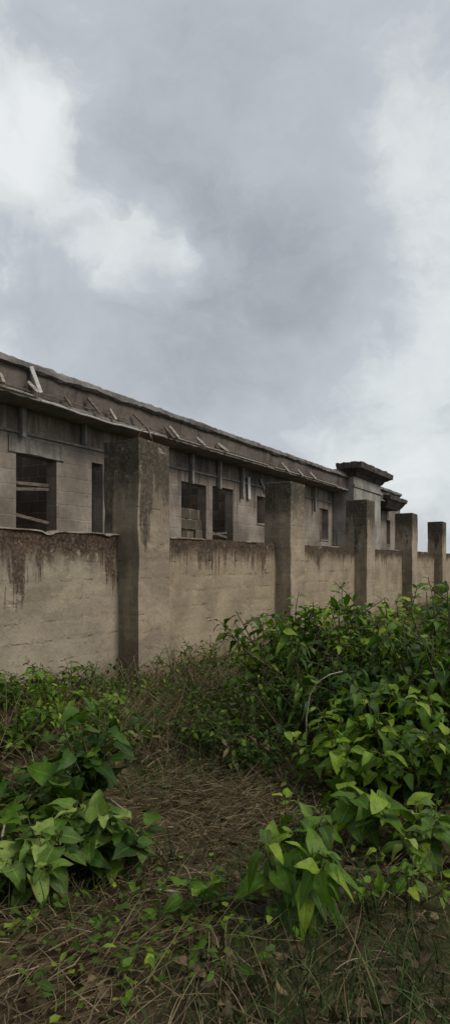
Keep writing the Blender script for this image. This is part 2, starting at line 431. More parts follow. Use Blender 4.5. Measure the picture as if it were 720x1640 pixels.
# ------------------------------------------------------------------ bungalow
SW, SF = 2.6, 2.08                     # wall face and fascia face behind the pillar fronts
HX0, HX1 = -12.0, t_at(640, SW)
hb = empty('bungalow', (OX, OY, 0), ROT)
tag(hb, 'unfinished grey block bungalow with heavy parapet eaves behind the compound wall', 'house')
ZE = 4.02                              # underside of the eaves

def wall_with_openings(x0, x1, z0, z1, y0, y1, ops):
    xs = sorted({x0, x1, *[o[0] for o in ops], *[o[1] for o in ops]}); zs = sorted({z0, z1, *[o[2] for o in ops], *[o[3] for o in ops]})
    def solid(i, j):
        if not (0 <= i < len(xs) - 1 and 0 <= j < len(zs) - 1): return False
        cx, cz = (xs[i] + xs[i + 1]) / 2, (zs[j] + zs[j + 1]) / 2
        return not any(o[0] < cx < o[1] and o[2] < cz < o[3] for o in ops)
    mb = MB()
    for i in range(len(xs) - 1):
        for j in range(len(zs) - 1):
            if not solid(i, j): continue
            a, b, c, d = xs[i], xs[i + 1], zs[j], zs[j + 1]
            mb.add([(a, y0, c), (b, y0, c), (b, y0, d), (a, y0, d)], [(0, 1, 2, 3)])
            mb.add([(a, y1, c), (b, y1, c), (b, y1, d), (a, y1, d)], [(3, 2, 1, 0)])
            if not solid(i - 1, j): mb.add([(a, y0, c), (a, y0, d), (a, y1, d), (a, y1, c)], [(0, 1, 2, 3)])
            if not solid(i + 1, j): mb.add([(b, y0, c), (b, y1, c), (b, y1, d), (b, y0, d)], [(0, 1, 2, 3)])
            if not solid(i, j - 1): mb.add([(a, y0, c), (a, y1, c), (b, y1, c), (b, y0, c)], [(0, 1, 2, 3)])
            if not solid(i, j + 1): mb.add([(a, y0, d), (b, y0, d), (b, y1, d), (a, y1, d)], [(0, 1, 2, 3)])
    return mb

def op(pxa, pxb, pya, sill=1.15, depth=0.0):
    a, b = t_at(pxa, SW), t_at(pxb, SW)
    return (a, b, sill, z_at((pxa + pxb) / 2, pya, SW))
W1 = op(26, 91, 731); W2 = op(147, 165, 742); W3 = op(290, 330, 774); W4 = op(340, 373, 781)
W5 = op(411, 424, 795, z_at(417, 838, SW)); W6 = op(511, 525, 815, z_at(518, 864, SW))
W7 = op(601, 607, 834, z_at(604, 864, SW)); W8 = op(618, 624, 833, z_at(621, 872, SW))
W0 = (W1[0] - 3.4, W1[0] - 2.2, 1.15, W1[3])
openings = [W0, W1, W2, W3, W4, W5, W6, W7, W8]
wall_with_openings(HX0, HX1, -0.2, ZE, SW, SW + 0.23, openings).build('wall', M['block'], hb)
# room side: partition, cross walls and ceiling slab seen dimly through the openings
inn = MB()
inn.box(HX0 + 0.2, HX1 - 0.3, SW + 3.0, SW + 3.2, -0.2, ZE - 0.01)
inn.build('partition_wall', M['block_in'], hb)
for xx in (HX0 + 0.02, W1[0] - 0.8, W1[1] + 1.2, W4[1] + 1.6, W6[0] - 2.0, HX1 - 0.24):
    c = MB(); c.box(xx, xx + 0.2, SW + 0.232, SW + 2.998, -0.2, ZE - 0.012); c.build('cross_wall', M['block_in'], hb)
sl = MB(); sl.box(HX0 + 0.002, HX1 - 0.002, SW + 0.01, SW + 0.8, ZE + 0.003, ZE + 0.16); sl.build('roof_slab', M['soffit'], hb)
rw = wall_with_openings(HX0, HX1, -0.2, ZE, SW + 6.8, SW + 7.0, [(x, x + 1.2, 1.1, 2.6) for x in np.arange(HX0 + 1.5, HX1 - 2, 4.1)])
rw.build('rear_wall', M['block'], hb)
for xx in (HX0, HX1 - 0.22):
    c = MB(); c.box(xx + 0.001, xx + 0.221, SW + 3.201, SW + 6.799, -0.2, ZE - 0.014); c.build('end_wall', M['block'], hb)

# floor inside
fl = MB(); fl.box(HX0 + 0.25, HX1 - 0.25, SW + 0.235, SW + 6.79, 0.2, 0.45); fl.build('floor_slab', M['soffit'], hb)

# windows: each rough opening as its own part with what fills it
def window(o, infill=0.0, sticks=0, header=True, lab=None):
    x0, x1, z0, z1 = o
    f = MB()
    y = SW - 0.03
    if header:                                         # rough cast lintel over the opening
        n = 6
        vs = []
        for i in range(n + 1):
            x = x0 - 0.16 + (x1 - x0 + 0.32) * i / n
            j = lambda q: 0.025 * mnoise.noise((x * 2.3, q, x0))
            vs += [(x, y + j(1), z1 + 0.01 + j(2)), (x, y + j(3), z1 + 0.25 + j(4)), (x, SW - 0.003, z1 + 0.26 + j(4)), (x, SW - 0.003, z1 + 0.01 + j(2))]
        fs = [(i * 4 + a, i * 4 + 4 + a, i * 4 + 4 + (a + 1) % 4, i * 4 + (a + 1) % 4) for i in range(n) for a in range(4)]
        fs += [(0, 1, 2, 3), (n * 4 + 3, n * 4 + 2, n * 4 + 1, n * 4)]
        f.add(vs, fs)
    else:
        f.box(x0 + 0.002, x1 - 0.002, SW - 0.025, SW + 0.2, z0 - 0.05, z0 - 0.004, 0.004)
    w = f.build('window', M['lintel'], hb)
    if infill:
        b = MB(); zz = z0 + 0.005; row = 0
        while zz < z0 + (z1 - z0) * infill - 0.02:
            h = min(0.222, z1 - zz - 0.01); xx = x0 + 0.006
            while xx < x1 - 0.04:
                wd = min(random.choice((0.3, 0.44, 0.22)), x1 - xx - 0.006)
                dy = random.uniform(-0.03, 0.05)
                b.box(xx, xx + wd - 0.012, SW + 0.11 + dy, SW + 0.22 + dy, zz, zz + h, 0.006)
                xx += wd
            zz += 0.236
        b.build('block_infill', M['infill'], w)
    if sticks:
        for i in range(sticks):
            zc = z0 + (z1 - z0) * random.uniform(0.45, 0.95)
            b = MB(); b.bar((x0 + 0.004, SW + 0.14, zc), (x1 - 0.004, SW + 0.17, zc + random.uniform(-0.12, 0.1)), 0.05, 0.03)
            b.build('timber_brace', M['oldwood'], w)

    if lab: w['label'] = lab
    return w
window(W0); window(W1, 0.0, 3, lab='wide dark opening braced with timbers'); window(W2, 0.0, 0, False)
window(W3, 0.72, 0, False, 'opening partly filled with rough blocks'); window(W4, 0.0, 2, False)
window(W5, 0, 0, False); window(W6, 0, 0, False); window(W7, 0, 0, False); window(W8, 0, 0, False)
# ring beam standing proud under the eaves, and the short posts on it
zb = z_at(60, 690, SW)
rb = MB(); n = 60
for (za, zc, pr) in ((3.60, 3.64, 0.035),):
    rb.box(HX0 + 0.01, t_at(545, SW), SW - pr, SW - 0.003, za, zc, 0.0)
rb.build('string_course', M['lintel'], hb)
for px, top, bot in ((31, 660, 700), (131, 675, 712), (303, 728, 775), (347, 735, 783), (384, 760, 800), (500, 790, 830)):
    x = t_at(px, SW)
    b = MB(); b.box(x - 0.04, x + 0.04, SW - 0.12, SW - 0.04, max(z_at(px, bot, SW), 3.2), ZE - 0.004, 0.008)
    b.build('stub_post', M['lintel'], hb)
# pale plank hanging on the wall
x = t_at(398, SW - 0.05)
b = MB(); b.bar((x, SW - 0.05, z_at(398, 765, SW)), (x + 0.03, SW - 0.05, z_at(398, 800, SW)), 0.13, 0.025); b.build('hanging_plank', M['paleplank'], hb)
x = t_at(416, SW - 0.05)
b = MB(); b.bar((x, SW - 0.05, z_at(416, 768, SW)), (x + 0.38, SW - 0.05, z_at(424, 790, SW)), 0.05, 0.03); b.build('timber_brace', M['batten'], hb)

# eaves: a profile swept along the front (soffit ledge, recessed fascia, rim)
def sweep(name, prof, x0, x1, mat, amp, seed, step=0.35, chip=0.0):
    mb = MB(); n = max(2, int((x1 - x0) / step)); k = len(prof); vs = []
    for i in range(n + 1):
        x = x0 + (x1 - x0) * i / n
        for q, (y, z) in enumerate(prof):
            vs.append((x, y + amp * mnoise.noise((x * 1.1, q * 3.0, seed)), z + amp * mnoise.noise((x * 1.1, q * 3.0, seed + 7)) + 0.4 * amp * mnoise.noise((x * 5, q, seed)) + chip * mnoise.noise((x * 9, q * 0.3, seed + 2)) - 2.2 * chip * max(0.0, mnoise.noise((x * 1.9, q * 0.2, seed + 4)) - 0.3)))
    fs = [(i * k + a, (i + 1) * k + a, (i + 1) * k + (a + 1) % k, i * k + (a + 1) % k) for i in range(n) for a in range(k)]
    fs += [tuple(range(k))[::-1], tuple(n * k + a for a in range(k))]
    fs = [q[::-1] for q in fs]
    mb.add(vs, fs)
    return mb.build(name, mat, hb)
FX1 = t_at(640, SF)
zr1 = z_at(0, 562, SF - 0.06); zr0 = z_at(0, 577, SF - 0.06)
zl0 = z_at(0, 624, SF - 0.05); zl1 = zl0 + 0.055
sweep('eave_soffit', [(SF - 0.01, zl0 + 0.06), (SF - 0.05, zl0 + 0.05), (SF - 0.05, zl0), (SW - 0.003, ZE - 0.03), (SW - 0.003, ZE + 0.1)], HX0, FX1, M['soffit'], 0.018, 1.0, 0.12, 0.016)
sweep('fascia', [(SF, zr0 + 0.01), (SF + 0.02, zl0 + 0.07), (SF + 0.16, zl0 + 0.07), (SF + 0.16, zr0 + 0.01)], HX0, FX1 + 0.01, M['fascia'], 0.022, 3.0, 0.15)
rim = sweep('parapet_rim', [(SF - 0.06, zr1 - 0.02), (SF - 0.075, zr0 + 0.03), (SF - 0.03, zr0), (SF + 0.2, zr0 + 0.013), (SF + 0.2, zr1 + 0.03), (SF + 0.02, zr1 + 0.02)], HX0, FX1 + 0.02, M['rim'], 0.03, 5.0, 0.1, 0.022)
# pale timber left along the ledge
ed = MB()
a, b_ = t_at(66, SF - 0.07), t_at(252, SF - 0.07)
pts = [(a + (b_ - a) * i / 14, SF - 0.075, zl0 + 0.012 - 0.035 * math.sin(i / 14 * math.pi) + 0.008 * random.uniform(-1, 1)) for i in range(15)]
ed.tube(pts, 0.016, 0.013); ed.build('edge_batten', M['paleplank'], hb)
for px0, px1 in ((-40, 60), (270, 430), (440, 540)):
    ed = MB()
    a, b_ = t_at(px0, SF - 0.07), t_at(px1, SF - 0.07)
    pts = [(a + (b_ - a) * i / 14, SF - 0.07, zl0 + 0.05 + 0.012 * mnoise.noise((i * 0.6, px0, 0))) for i in range(15)]
    ed.tube(pts, 0.014, 0.014)
    ed.build('edge_batten', M['batten'], hb)
for px0, px1, up, th in ((-60, 48, 0.10, 0.013), (70, 205, 0.12, 0.011), (232, 330, 0.09, 0.013), (345, 520, 0.11, 0.014)):
    ed = MB()
    a, b_ = t_at(px0, SF - 0.04), t_at(px1, SF - 0.04)
    pts = [(a + (b_ - a) * i / 10, SF - 0.04 - 0.01 * random.random(), zl0 + up + 0.02 * mnoise.noise((i * 0.5, px0, 3))) for i in range(11)]
    ed.tube(pts, th, th)
    ed.build('edge_batten', M['oldwood'], hb)
# formwork battens still leaning on the fascia: (top px, py, foot px, py)
for (xa, ya, xb, yb, w) in ((52, 588, 62, 628, 0.075), (47, 612, 58, 627, 0.05), (2, 598, 3, 612, 0.06), (143, 638, 157, 660, 0.045), (178, 656, 183, 671, 0.05), (216, 663, 228, 680, 0.04),
                            (106, 636, 112, 650, 0.03), (238, 686, 240, 702, 0.04), (265, 684, 275, 700, 0.045), (273, 683, 284, 701, 0.05), (316, 701, 326, 713, 0.05), (350, 711, 363, 722, 0.06),
                            (452, 742, 461, 756, 0.06), (477, 752, 483, 762, 0.055), (497, 757, 503, 766, 0.06)):
    s = SF - 0.085
    b = MB(); b.bar((t_at(xa, s), s + 0.03, z_at(xa, ya, s + 0.03)), (t_at(xb, s), s - 0.04, z_at(xb, yb, s - 0.04)), w, 0.028)
    b.build('formwork_batten', M['paleplank'] if w > 0.07 else M['batten'] if w > 0.045 else M['oldwood'], hb)

# gate-end pier: square shaft rising through the eaves under a flaring stepped cornice
PS = 1.85
px0, px1 = t_at(566, PS), t_at(609, PS)
pyb = SW - 0.004
tc_ = px0 - 0.38; BK = PS
while t_at(537, BK) < tc_ and BK < SW + 2: BK += 0.01
BK = BK - 0.38
print('pier back', BK, SW)
pm = MB()
zc0 = z_at(566, 775, PS); 
pm.box(px0, px1, PS, pyb, -0.2, zc0 + 0.55, 0.01)
pier = pm.build('pier', M['tower'], hb, bevel=0.02)
hood = MB(); hood.box(px0 + 0.02, px1 - 0.02, pyb + 0.002, SW + 0.5, ZE + 0.165, zc0 + 0.5); hood.build('pier_back', M['tower'], pier)
cn = MB()
zt = z_at(577, 739, PS - 0.35)
zb_ = zt - 0.42
lv = [(zb_, 0.03), (zb_ + 0.05, 0.07), (zb_ + 0.13, 0.12), (zb_ + 0.14, 0.17), (zt - 0.2, 0.30), (zt - 0.19, 0.36), (zt - 0.08, 0.375), (zt, 0.38)]
def cornice(name, lv, x0, x1, y0, y1, parent):
    """rough flaring cornice lofted through the levels (height, overhang)"""
    cn = MB(); vs = []; zt = lv[-1][0]
    for z, o in lv:
        c4 = [(x0 - o, y0 - o), (x1 + o, y0 - o), (x1 + o, y1 + o), (x0 - o, y1 + o)]
        for a in range(4):
            p, q = c4[a], c4[(a + 1) % 4]
            for i in range(20):
                f = i / 20
                j = 0.03 * mnoise.noise((a * 5 + i * 1.7, z * 6, 0))
                vs.append((p[0] + (q[0] - p[0]) * f + j, p[1] + (q[1] - p[1]) * f + j, z + (0.05 if z == zt else 0.025) * mnoise.noise((a * 9 + i * 1.37, z * 3, 4))))
    fs = [(i * 80 + a, i * 80 + (a + 1) % 80, (i + 1) * 80 + (a + 1) % 80, (i + 1) * 80 + a) for i in range(len(lv) - 1) for a in range(80)]
    fs += [tuple(range(80))[::-1], tuple((len(lv) - 1) * 80 + a for a in range(80))]
    cn.add(vs, fs)
    return cn.build(name, M['cornice'], parent)
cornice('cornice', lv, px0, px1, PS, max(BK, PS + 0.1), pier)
bd = MB(); bd.box(px0 - 0.05, px1 + 0.05, PS - 0.05, PS - 0.003, zb_ - 0.36, zb_ - 0.27, 0.008); bd.build('band', M['tower'], pier)
# flared end of the eaves beyond the pier
zt2 = z_at(612, 788, SF - 0.3)
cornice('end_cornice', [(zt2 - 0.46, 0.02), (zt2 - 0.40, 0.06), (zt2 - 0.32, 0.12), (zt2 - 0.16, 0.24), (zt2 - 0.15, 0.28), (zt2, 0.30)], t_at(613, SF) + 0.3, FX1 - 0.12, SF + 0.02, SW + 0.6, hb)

# ------------------------------------------------------------------ vegetation
rng = np.random.default_rng(11)
def w_ovate(u): return np.sin(np.pi * np.clip(u, 0, 1) ** 0.62) ** 0.85
def w_heart(u): return np.sin(np.pi * np.clip(u * 0.93 + 0.07, 0, 1) ** 0.52) ** 0.8
def w_lance(u): return np.sin(np.pi * np.clip(u, 0, 1) ** 0.8) ** 1.1
KIND = {'ovate': (w_ovate, 0.58, 0.0), 'heart': (w_heart, 0.86, 0.16), 'lance': (w_lance, 0.27, 0.0), 'small': (w_ovate, 0.5, 0.0)}

class Leaves:
    def __init__(self):
        self.V, self.Fc, self.T, self.U, self.A = [], [], [], [], []
        self.n = 0
    def leaf(self, p, d, L, kind='ovate', tint=0.5, bend=0.3, fold=0.25, roll=0.0, ns=7, nc=5, wmul=1.0):
        fn, ratio, lobe = KIND[kind]
        u = np.linspace(0, 1, ns)[:, None]; v = np.linspace(-1, 1, nc)[None, :]
        w = fn(u) * ratio * L * wmul / 2
        tear = rng.random() < 0.35
        ph = rng.uniform(0, 6.28, 2)
        y = v * w
        if nc > 3:
            y = y * (1 - (0.22 if tear else 0.09) * rng.random((ns, nc)) * (np.abs(v) > 0.9))
        x = u * L - lobe * L * np.abs(v) ** 1.5 * (1 - u) ** 3 + 0 * v
        wave = 0.05 * L * np.sin(u * rng.uniform(7, 12) + ph[0] + np.sign(v) * ph[1]) * np.abs(v)
        side = rng.uniform(-0.12, 0.12)
        z = fold * np.abs(y) - bend * L * u ** 2 + wave
        x = x - 0.3 * bend * bend * L * u ** 2
        y = y + side * L * u ** 2
        d = np.asarray(d, float); d /= np.linalg.norm(d) + 1e-9
        up = np.array([0, 0, 1.0]) + rng.normal(0, 0.12, 3)
        yy = np.cross(up, d); ly = np.linalg.norm(yy)
        yy = yy / ly if ly > 1e-3 else np.array([1.0, 0, 0])
        zz = np.cross(d, yy)
        c, s = math.cos(roll), math.sin(roll)
        yy, zz = yy * c + zz * s, zz * c - yy * s
        P = np.asarray(p)[None, None] + x[..., None] * d + y[..., None] * yy + z[..., None] * zz
        self.V.append(P.reshape(-1, 3))
        i = np.arange(ns - 1)[:, None] * nc + np.arange(nc - 1)[None, :]
        q = np.stack([i, i + nc, i + nc + 1, i + 1], -1).reshape(-1, 4) + self.n
        self.Fc.append(q); self.n += ns * nc
        self.T.append(np.full(ns * nc, tint)); self.U.append((u + 0 * v).ravel()); self.A.append((v + 0 * u).ravel())
    def blade(self, pts, w, tint):
        """a flat grass blade or straw along pts"""
        pts = np.asarray(pts); n = len(pts)
        t = np.gradient(pts, axis=0)
        sd = np.cross(t, rng.normal(0, 1, 3)); sd /= np.linalg.norm(sd, axis=1)[:, None] + 1e-9
        ww = w * np.linspace(1, 0.25, n)[:, None]
        P = np.stack([pts - sd * ww, pts + sd * ww], 1).reshape(-1, 3)
        i = np.arange(n - 1) * 2
        self.V.append(P); self.Fc.append(np.stack([i, i + 2, i + 3, i + 1], -1) + self.n); self.n += 2 * n
        self.T.append(np.full(2 * n, tint)); self.U.append(np.repeat(np.linspace(0, 1, n), 2)); self.A.append(np.tile([-1.0, 1.0], n))
    def build(self, name, mat, parent=None):
        V = np.concatenate(self.V); Q = np.concatenate(self.Fc)
        me = bpy.data.meshes.new(name)
        me.from_pydata(V.tolist(), [], Q.tolist())
        for k, a in (('tint', self.T), ('along', self.U), ('across', self.A)):
            at = me.attributes.new(k, 'FLOAT', 'POINT'); at.data.foreach_set('value', np.concatenate(a).astype(np.float32))
        me.polygons.foreach_set('use_smooth', [True] * len(me.polygons))
        me.materials.append(mat); me.update()
        return link(bpy.data.objects.new(name, me), parent)

def at(px, Y):
    x = (px - 360) / F * Y
    return (x, Y, gh(x, Y) - 0.01)

def plant(name, label, cat, px, Y, H, spread, nst, nleaf, L, kind, mat, group=None, lean=(0, 0), bend=0.35, branch=0.5, young=0.25, start=0.25, droop=0.0, stemmat='stem', face=0.0, smallest=False, pet=0.25):
    """stems rising from one root, leaves set alternately along them and along their side shoots"""
    loc = at(px, Y)
    root = empty(name, loc); tag(root, label, cat, group)
    lv, sm = Leaves(), MB()
    ns, nc = (5, 3) if L < 0.075 else (7, 5) if L < 0.13 else (11, 5)
    def shoot(p0, d0, length, r, n, lead):
        m = 8; pts = [np.array(p0)]; d = np.array(d0, float); d /= np.linalg.norm(d)
        for i in range(m):
            d = d + rng.normal(0, 0.10, 3) + np.array([0, 0, -droop * (i / m)])
            d /= np.linalg.norm(d); pts.append(pts[-1] + d * length / m)
            if pts[-1][2] < 0.03: pts[-1][2] = 0.03
        sm.tube(pts, r, r * 0.35, 5 if lead else 4)
        pts = np.array(pts); ph = rng.uniform(0, 6.28)
        for j in range(n):
            f = start + (1 - start) * (j + rng.uniform(0, 0.6)) / n if lead else 0.15 + 0.85 * (j + rng.uniform(0, .5)) / n
            f = min(f, 1.0); k = f * m; i = min(int(k), m - 1)
            p = pts[i] + (pts[i + 1] - pts[i]) * (k - i); t = pts[i + 1] - pts[i]; t /= np.linalg.norm(t) + 1e-9
            ph += 2.4 + rng.normal(0, 0.4)
            a = np.array([math.cos(ph), math.sin(ph), 0.0])
            a = a - t * a.dot(t) * 0.6
            if face: a = a + np.array([0, -face, 0])
            dd = a + t * rng.uniform(0.1, 0.8) + np.array([0, 0, rng.uniform(-0.25, 0.35)])
            dd /= np.linalg.norm(dd)
            size = L * rng.uniform(0.55, 1.2) * (1.05 - 0.45 * f ** 3)
            q = p + dd * size * pet
            if pet > 0.05: sm.tube([p, (p + q) / 2 + np.array([0, 0, 0.01]), q], 0.0022 + L * 0.006, 0.0015 + L * 0.004, 3)
            hue = rng.uniform(0, 0.75) if rng.random() > young * (0.35 + f) else rng.uniform(0.75, 1.0)
            dl = dd + np.array([0, 0, -rng.uniform(0.0, 0.55)])
            lv.leaf(q, dl, size, kind, hue, bend * rng.uniform(0.3, 1.5), rng.uniform(0.05, 0.45), rng.normal(0, 0.35), ns, nc, rng.uniform(0.85, 1.15))
        return pts
    for s in range(nst):
        az = s * 2.4 + rng.uniform(-0.5, 0.5); sp = math.sqrt((s + 0.5) / nst)
        h = H * rng.uniform(0.72, 1.05) * (1.0 - 0.28 * sp)
        b = np.array([math.cos(az), math.sin(az), 0]) * spread
        p0 = b * 0.3 * sp
        d0 = np.array([b[0] * sp * 0.9 + lean[0], b[1] * sp * 0.9 + lean[1], h])
        pts = shoot(p0, d0, np.linalg.norm(d0), 0.004 + 0.006 * H, nleaf, True)
        nb = rng.poisson(branch * 4)
        for _ in range(nb):
            i = rng.integers(2, 8)
            a = rng.uniform(0, 6.28)
            dd = np.array([math.cos(a), math.sin(a), rng.uniform(0.1, 0.9)])
            shoot(pts[i], dd, H * rng.uniform(0.18, 0.4), 0.003 + 0.003 * H, max(3, nleaf // 2), False)
    sm.build('stem', M[stemmat], root, smooth=True)
    lv.build('foliage', M[mat], root)
    return root

SB = 'bushes massed on the right before the wall'
# back row of the big mass of bushes (right)
plant('leafy_bush', 'tall drooping-leaved bush at the near end of the bush mass, before the second pillar', 'bush', 463, 6.6, 1.42, 0.42, 17, 19, 0.14, 'ovate', 'leaf_mid', SB, bend=0.7, branch=0.8, start=0.12)
plant('leafy_bush', 'yellow-green bush peeping up between the drooping bush and the third pillar', 'bush', 545, 6.5, 1.48, 0.55, 19, 19, 0.125, 'ovate', 'leaf_mid', SB, branch=0.7, young=0.4)
plant('leafy_bush', 'tallest bright green bush before the third and fourth pillars', 'bush', 632, 6.2, 1.52, 0.6, 22, 20, 0.12, 'ovate', 'leaf_light', SB, branch=0.8, young=0.45)
plant('leafy_bush', 'loose olive bush below the far end of the wall', 'bush', 718, 6.0, 1.6, 0.5, 18, 18, 0.12, 'ovate', 'leaf_mid', SB, branch=0.7)
# middle row
plant('leafy_bush', 'low mixed bush before the drooping-leaved bush, tangled with dry stalks', 'bush', 440, 5.9, 1.0, 0.42, 11, 14, 0.07, 'small', 'leaf_mid', SB, branch=0.8)
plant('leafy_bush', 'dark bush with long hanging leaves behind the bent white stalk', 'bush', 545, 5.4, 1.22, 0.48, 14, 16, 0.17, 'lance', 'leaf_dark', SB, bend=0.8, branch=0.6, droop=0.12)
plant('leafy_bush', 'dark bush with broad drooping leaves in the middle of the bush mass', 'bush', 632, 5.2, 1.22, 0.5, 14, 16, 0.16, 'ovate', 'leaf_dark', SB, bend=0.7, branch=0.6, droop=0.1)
plant('leafy_bush', 'dense mid green bush cut by the edge of the view', 'bush', 716, 5.0, 1.4, 0.45, 16, 16, 0.15, 'ovate', 'leaf_mid', SB, bend=0.6, branch=0.6)
# front row
plant('leafy_bush', 'low bush with light yellow-green oval leaves before the dark bushes', 'bush', 548, 4.45, 0.72, 0.34, 11, 10, 0.15, 'ovate', 'leaf_light', SB, bend=0.5, branch=0.35, young=0.45)
plant('leafy_bush', 'low bush with large pale oval leaves beside the yellow-green one', 'bush', 622, 4.5, 0.76, 0.34, 11, 10, 0.155, 'ovate', 'leaf_light', SB, bend=0.5, branch=0.35, young=0.3)
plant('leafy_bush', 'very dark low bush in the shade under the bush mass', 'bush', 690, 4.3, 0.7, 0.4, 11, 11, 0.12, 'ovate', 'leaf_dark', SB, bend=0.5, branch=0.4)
plant('leafy_bush', 'small bright bush standing alone at the wall between the first two pillars', 'bush', 382, 7.4, 0.9, 0.36, 10, 14, 0.075, 'small', 'leaf_light', branch=0.7, young=0.4)
# broad-leaved plants near the camera
plant('broad_leaf_plant', 'broad-leaved plant with one large cupped leaf below the yellow-green bush', 'plant', 598, 3.65, 0.42, 0.24, 7, 5, 0.18, 'heart', 'leaf_mid', bend=0.55, branch=0.1, start=0.5, face=0.5)
plant('broad_leaf_plant', 'tall plant of big upright green leaves closest to the viewer', 'plant', 490, 2.9, 0.56, 0.16, 12, 7, 0.165, 'ovate', 'leaf_mid', bend=0.8, branch=0.0, start=0.35, face=0.5)
plant('broad_leaf_plant', 'small upright dark-leaved plant at the near left foot of the tallest big-leaved plant', 'plant', 318, 2.85, 0.28, 0.1, 4, 4, 0.15, 'ovate', 'leaf_mid', bend=0.3, branch=0.0, start=0.35)
plant('broad_leaf_plant', 'spreading plant with pale lobed heart-shaped leaves over the dark soil', 'plant', 108, 3.3, 0.42, 0.28, 9, 6, 0.155, 'heart', 'leaf_pale', bend=0.5, branch=0.15, start=0.45, young=0.3, face=0.3)
plant('broad_leaf_plant', 'dark broad-leaved plant beneath the pale heart-leaved plant', 'plant', 55, 3.5, 0.44, 0.28, 9, 6, 0.16, 'heart', 'leaf_mid', bend=0.5, branch=0.15, start=0.4)
plant('broad_leaf_plant', 'dark broad-leaved plant with reddish stalk beside the pale heart-leaved plant', 'plant', 185, 3.35, 0.40, 0.2, 8, 6, 0.145, 'heart', 'leaf_dark', bend=0.45, branch=0.15, start=0.35)
plant('broad_leaf_plant', 'upright column of dark leaves rising behind the heart-leaved plants', 'plant', 150, 4.0, 0.86, 0.16, 8, 11, 0.16, 'ovate', 'leaf_dark', bend=0.55, branch=0.25, start=0.15)
plant('broad_leaf_plant', 'pale plant of heart leaves cut by the edge of the view over the bare soil', 'plant', 8, 3.1, 0.36, 0.2, 7, 5, 0.15, 'heart', 'leaf_pale', bend=0.5, branch=0.1, start=0.45)
plant('broad_leaf_plant', 'thin seedling topped by one bright lime leaf beside the dark hollow', 'plant', 452, 3.9, 0.30, 0.05, 2, 2, 0.12, 'ovate', 'leaf_light', bend=0.3, branch=0.0, start=0.8, young=1.0)
plant('broad_leaf_plant', 'small plant with two pale drooping leaves between the lime seedling and the cupped leaf', 'plant', 500, 3.8, 0.27, 0.1, 3, 3, 0.13, 'ovate', 'leaf_pale', bend=0.6, branch=0.0, start=0.6)
plant('broad_leaf_plant', 'sparse plant with grey-green withering leaves right of the cupped-leaf plant', 'plant', 672, 3.5, 0.42, 0.24, 6, 5, 0.13, 'ovate', 'leaf_pale', bend=0.5, branch=0.3, start=0.4)
plant('broad_leaf_plant', 'thin spindly plant with small yellowing leaves over the straw', 'plant', 640, 3.05, 0.30, 0.26, 6, 6, 0.085, 'ovate', 'leaf_light', bend=0.4, branch=0.3, start=0.3)

# weeds along the foot of the wall and across the plot
WG = 'low weeds along the foot of the wall'
weeds = [(8, 6.6, .36, .085, 'ovate', 'leaf_mid', 'soft mid green weed furthest from the first pillar along the wall foot'),
         (52, 6.9, .42, .10, 'ovate', 'leaf_mid', 'bushy green weed against the red-stained wall panel'),
         (86, 6.3, .46, .10, 'ovate', 'leaf_light', 'brightest lime green weed below the red-stained panel'),
         (126, 7.2, .44, .07, 'small', 'leaf_dark', 'dark weed with fine leaves under the red-stained panel'),
         (166, 7.0, .40, .07, 'small', 'leaf_mid', 'fine-leaved weed left of the first pillar base'),
         (205, 7.3, .34, .06, 'small', 'leaf_dark', 'dark low weed at the very foot of the first pillar'),
         (268, 7.4, .30, .06, 'small', 'leaf_mid', 'low weed on the far side of the first pillar base'),
         (318, 7.0, .34, .06, 'small', 'leaf_dark', 'dark weed between the first pillar and the lone bright bush'),
         (350, 6.4, .40, .07, 'small', 'leaf_mid', 'weed at the near side of the lone bright bush'),
         (285, 8.3, .50, .06, 'small', 'leaf_mid', 'thin weed at the wall foot just beyond the first pillar'),
         (330, 8.6, .55, .06, 'small', 'leaf_dark', 'dark weed at the wall foot behind the lone bright bush'),
         (415, 8.8, .70, .07, 'small', 'leaf_mid', 'tall weed at the wall foot behind the near end of the bush mass'),
         (28, 5.6, .30, .09, 'ovate', 'leaf_mid', 'green weed spreading over straw near the view edge'),
         (150, 5.9, .30, .08, 'small', 'leaf_light', 'grassy bright weed before the dark weeds by the pillar'),
         (195, 5.6, .26, .07, 'small', 'leaf_mid', 'low green weed in front of the first pillar'),
         (235, 5.8, .30, .06, 'small', 'leaf_dark', 'dark ragged weed in front of the first pillar'),
         (300, 5.7, .34, .06, 'small', 'leaf_dark', 'dark weed left of the dark hollow'),
         (345, 5.3, .38, .07, 'small', 'leaf_dark', 'dark leafy weed behind the dark hollow'),
         (405, 5.0, .42, .07, 'small', 'leaf_dark', 'dark weed overhanging the dark hollow beside the bushes'),
         (110, 4.7, .30, .08, 'ovate', 'leaf_mid', 'pale-tipped weed behind the column of dark leaves'),
         (60, 4.3, .24, .09, 'ovate', 'leaf_dark', 'low dark weed among the straw behind the heart-leaved plants')]
for px, Y, H, L, kd, mt, lab in weeds:
    plant('weed', lab, 'weed', px, Y, H * (1.45 if Y > 5.2 else 1.15), 0.34, 11, 11, L * 1.12, kd, mt, WG if Y > 6.2 else 'low weeds scattered over the plot', branch=0.6, bend=0.4, start=0.1)

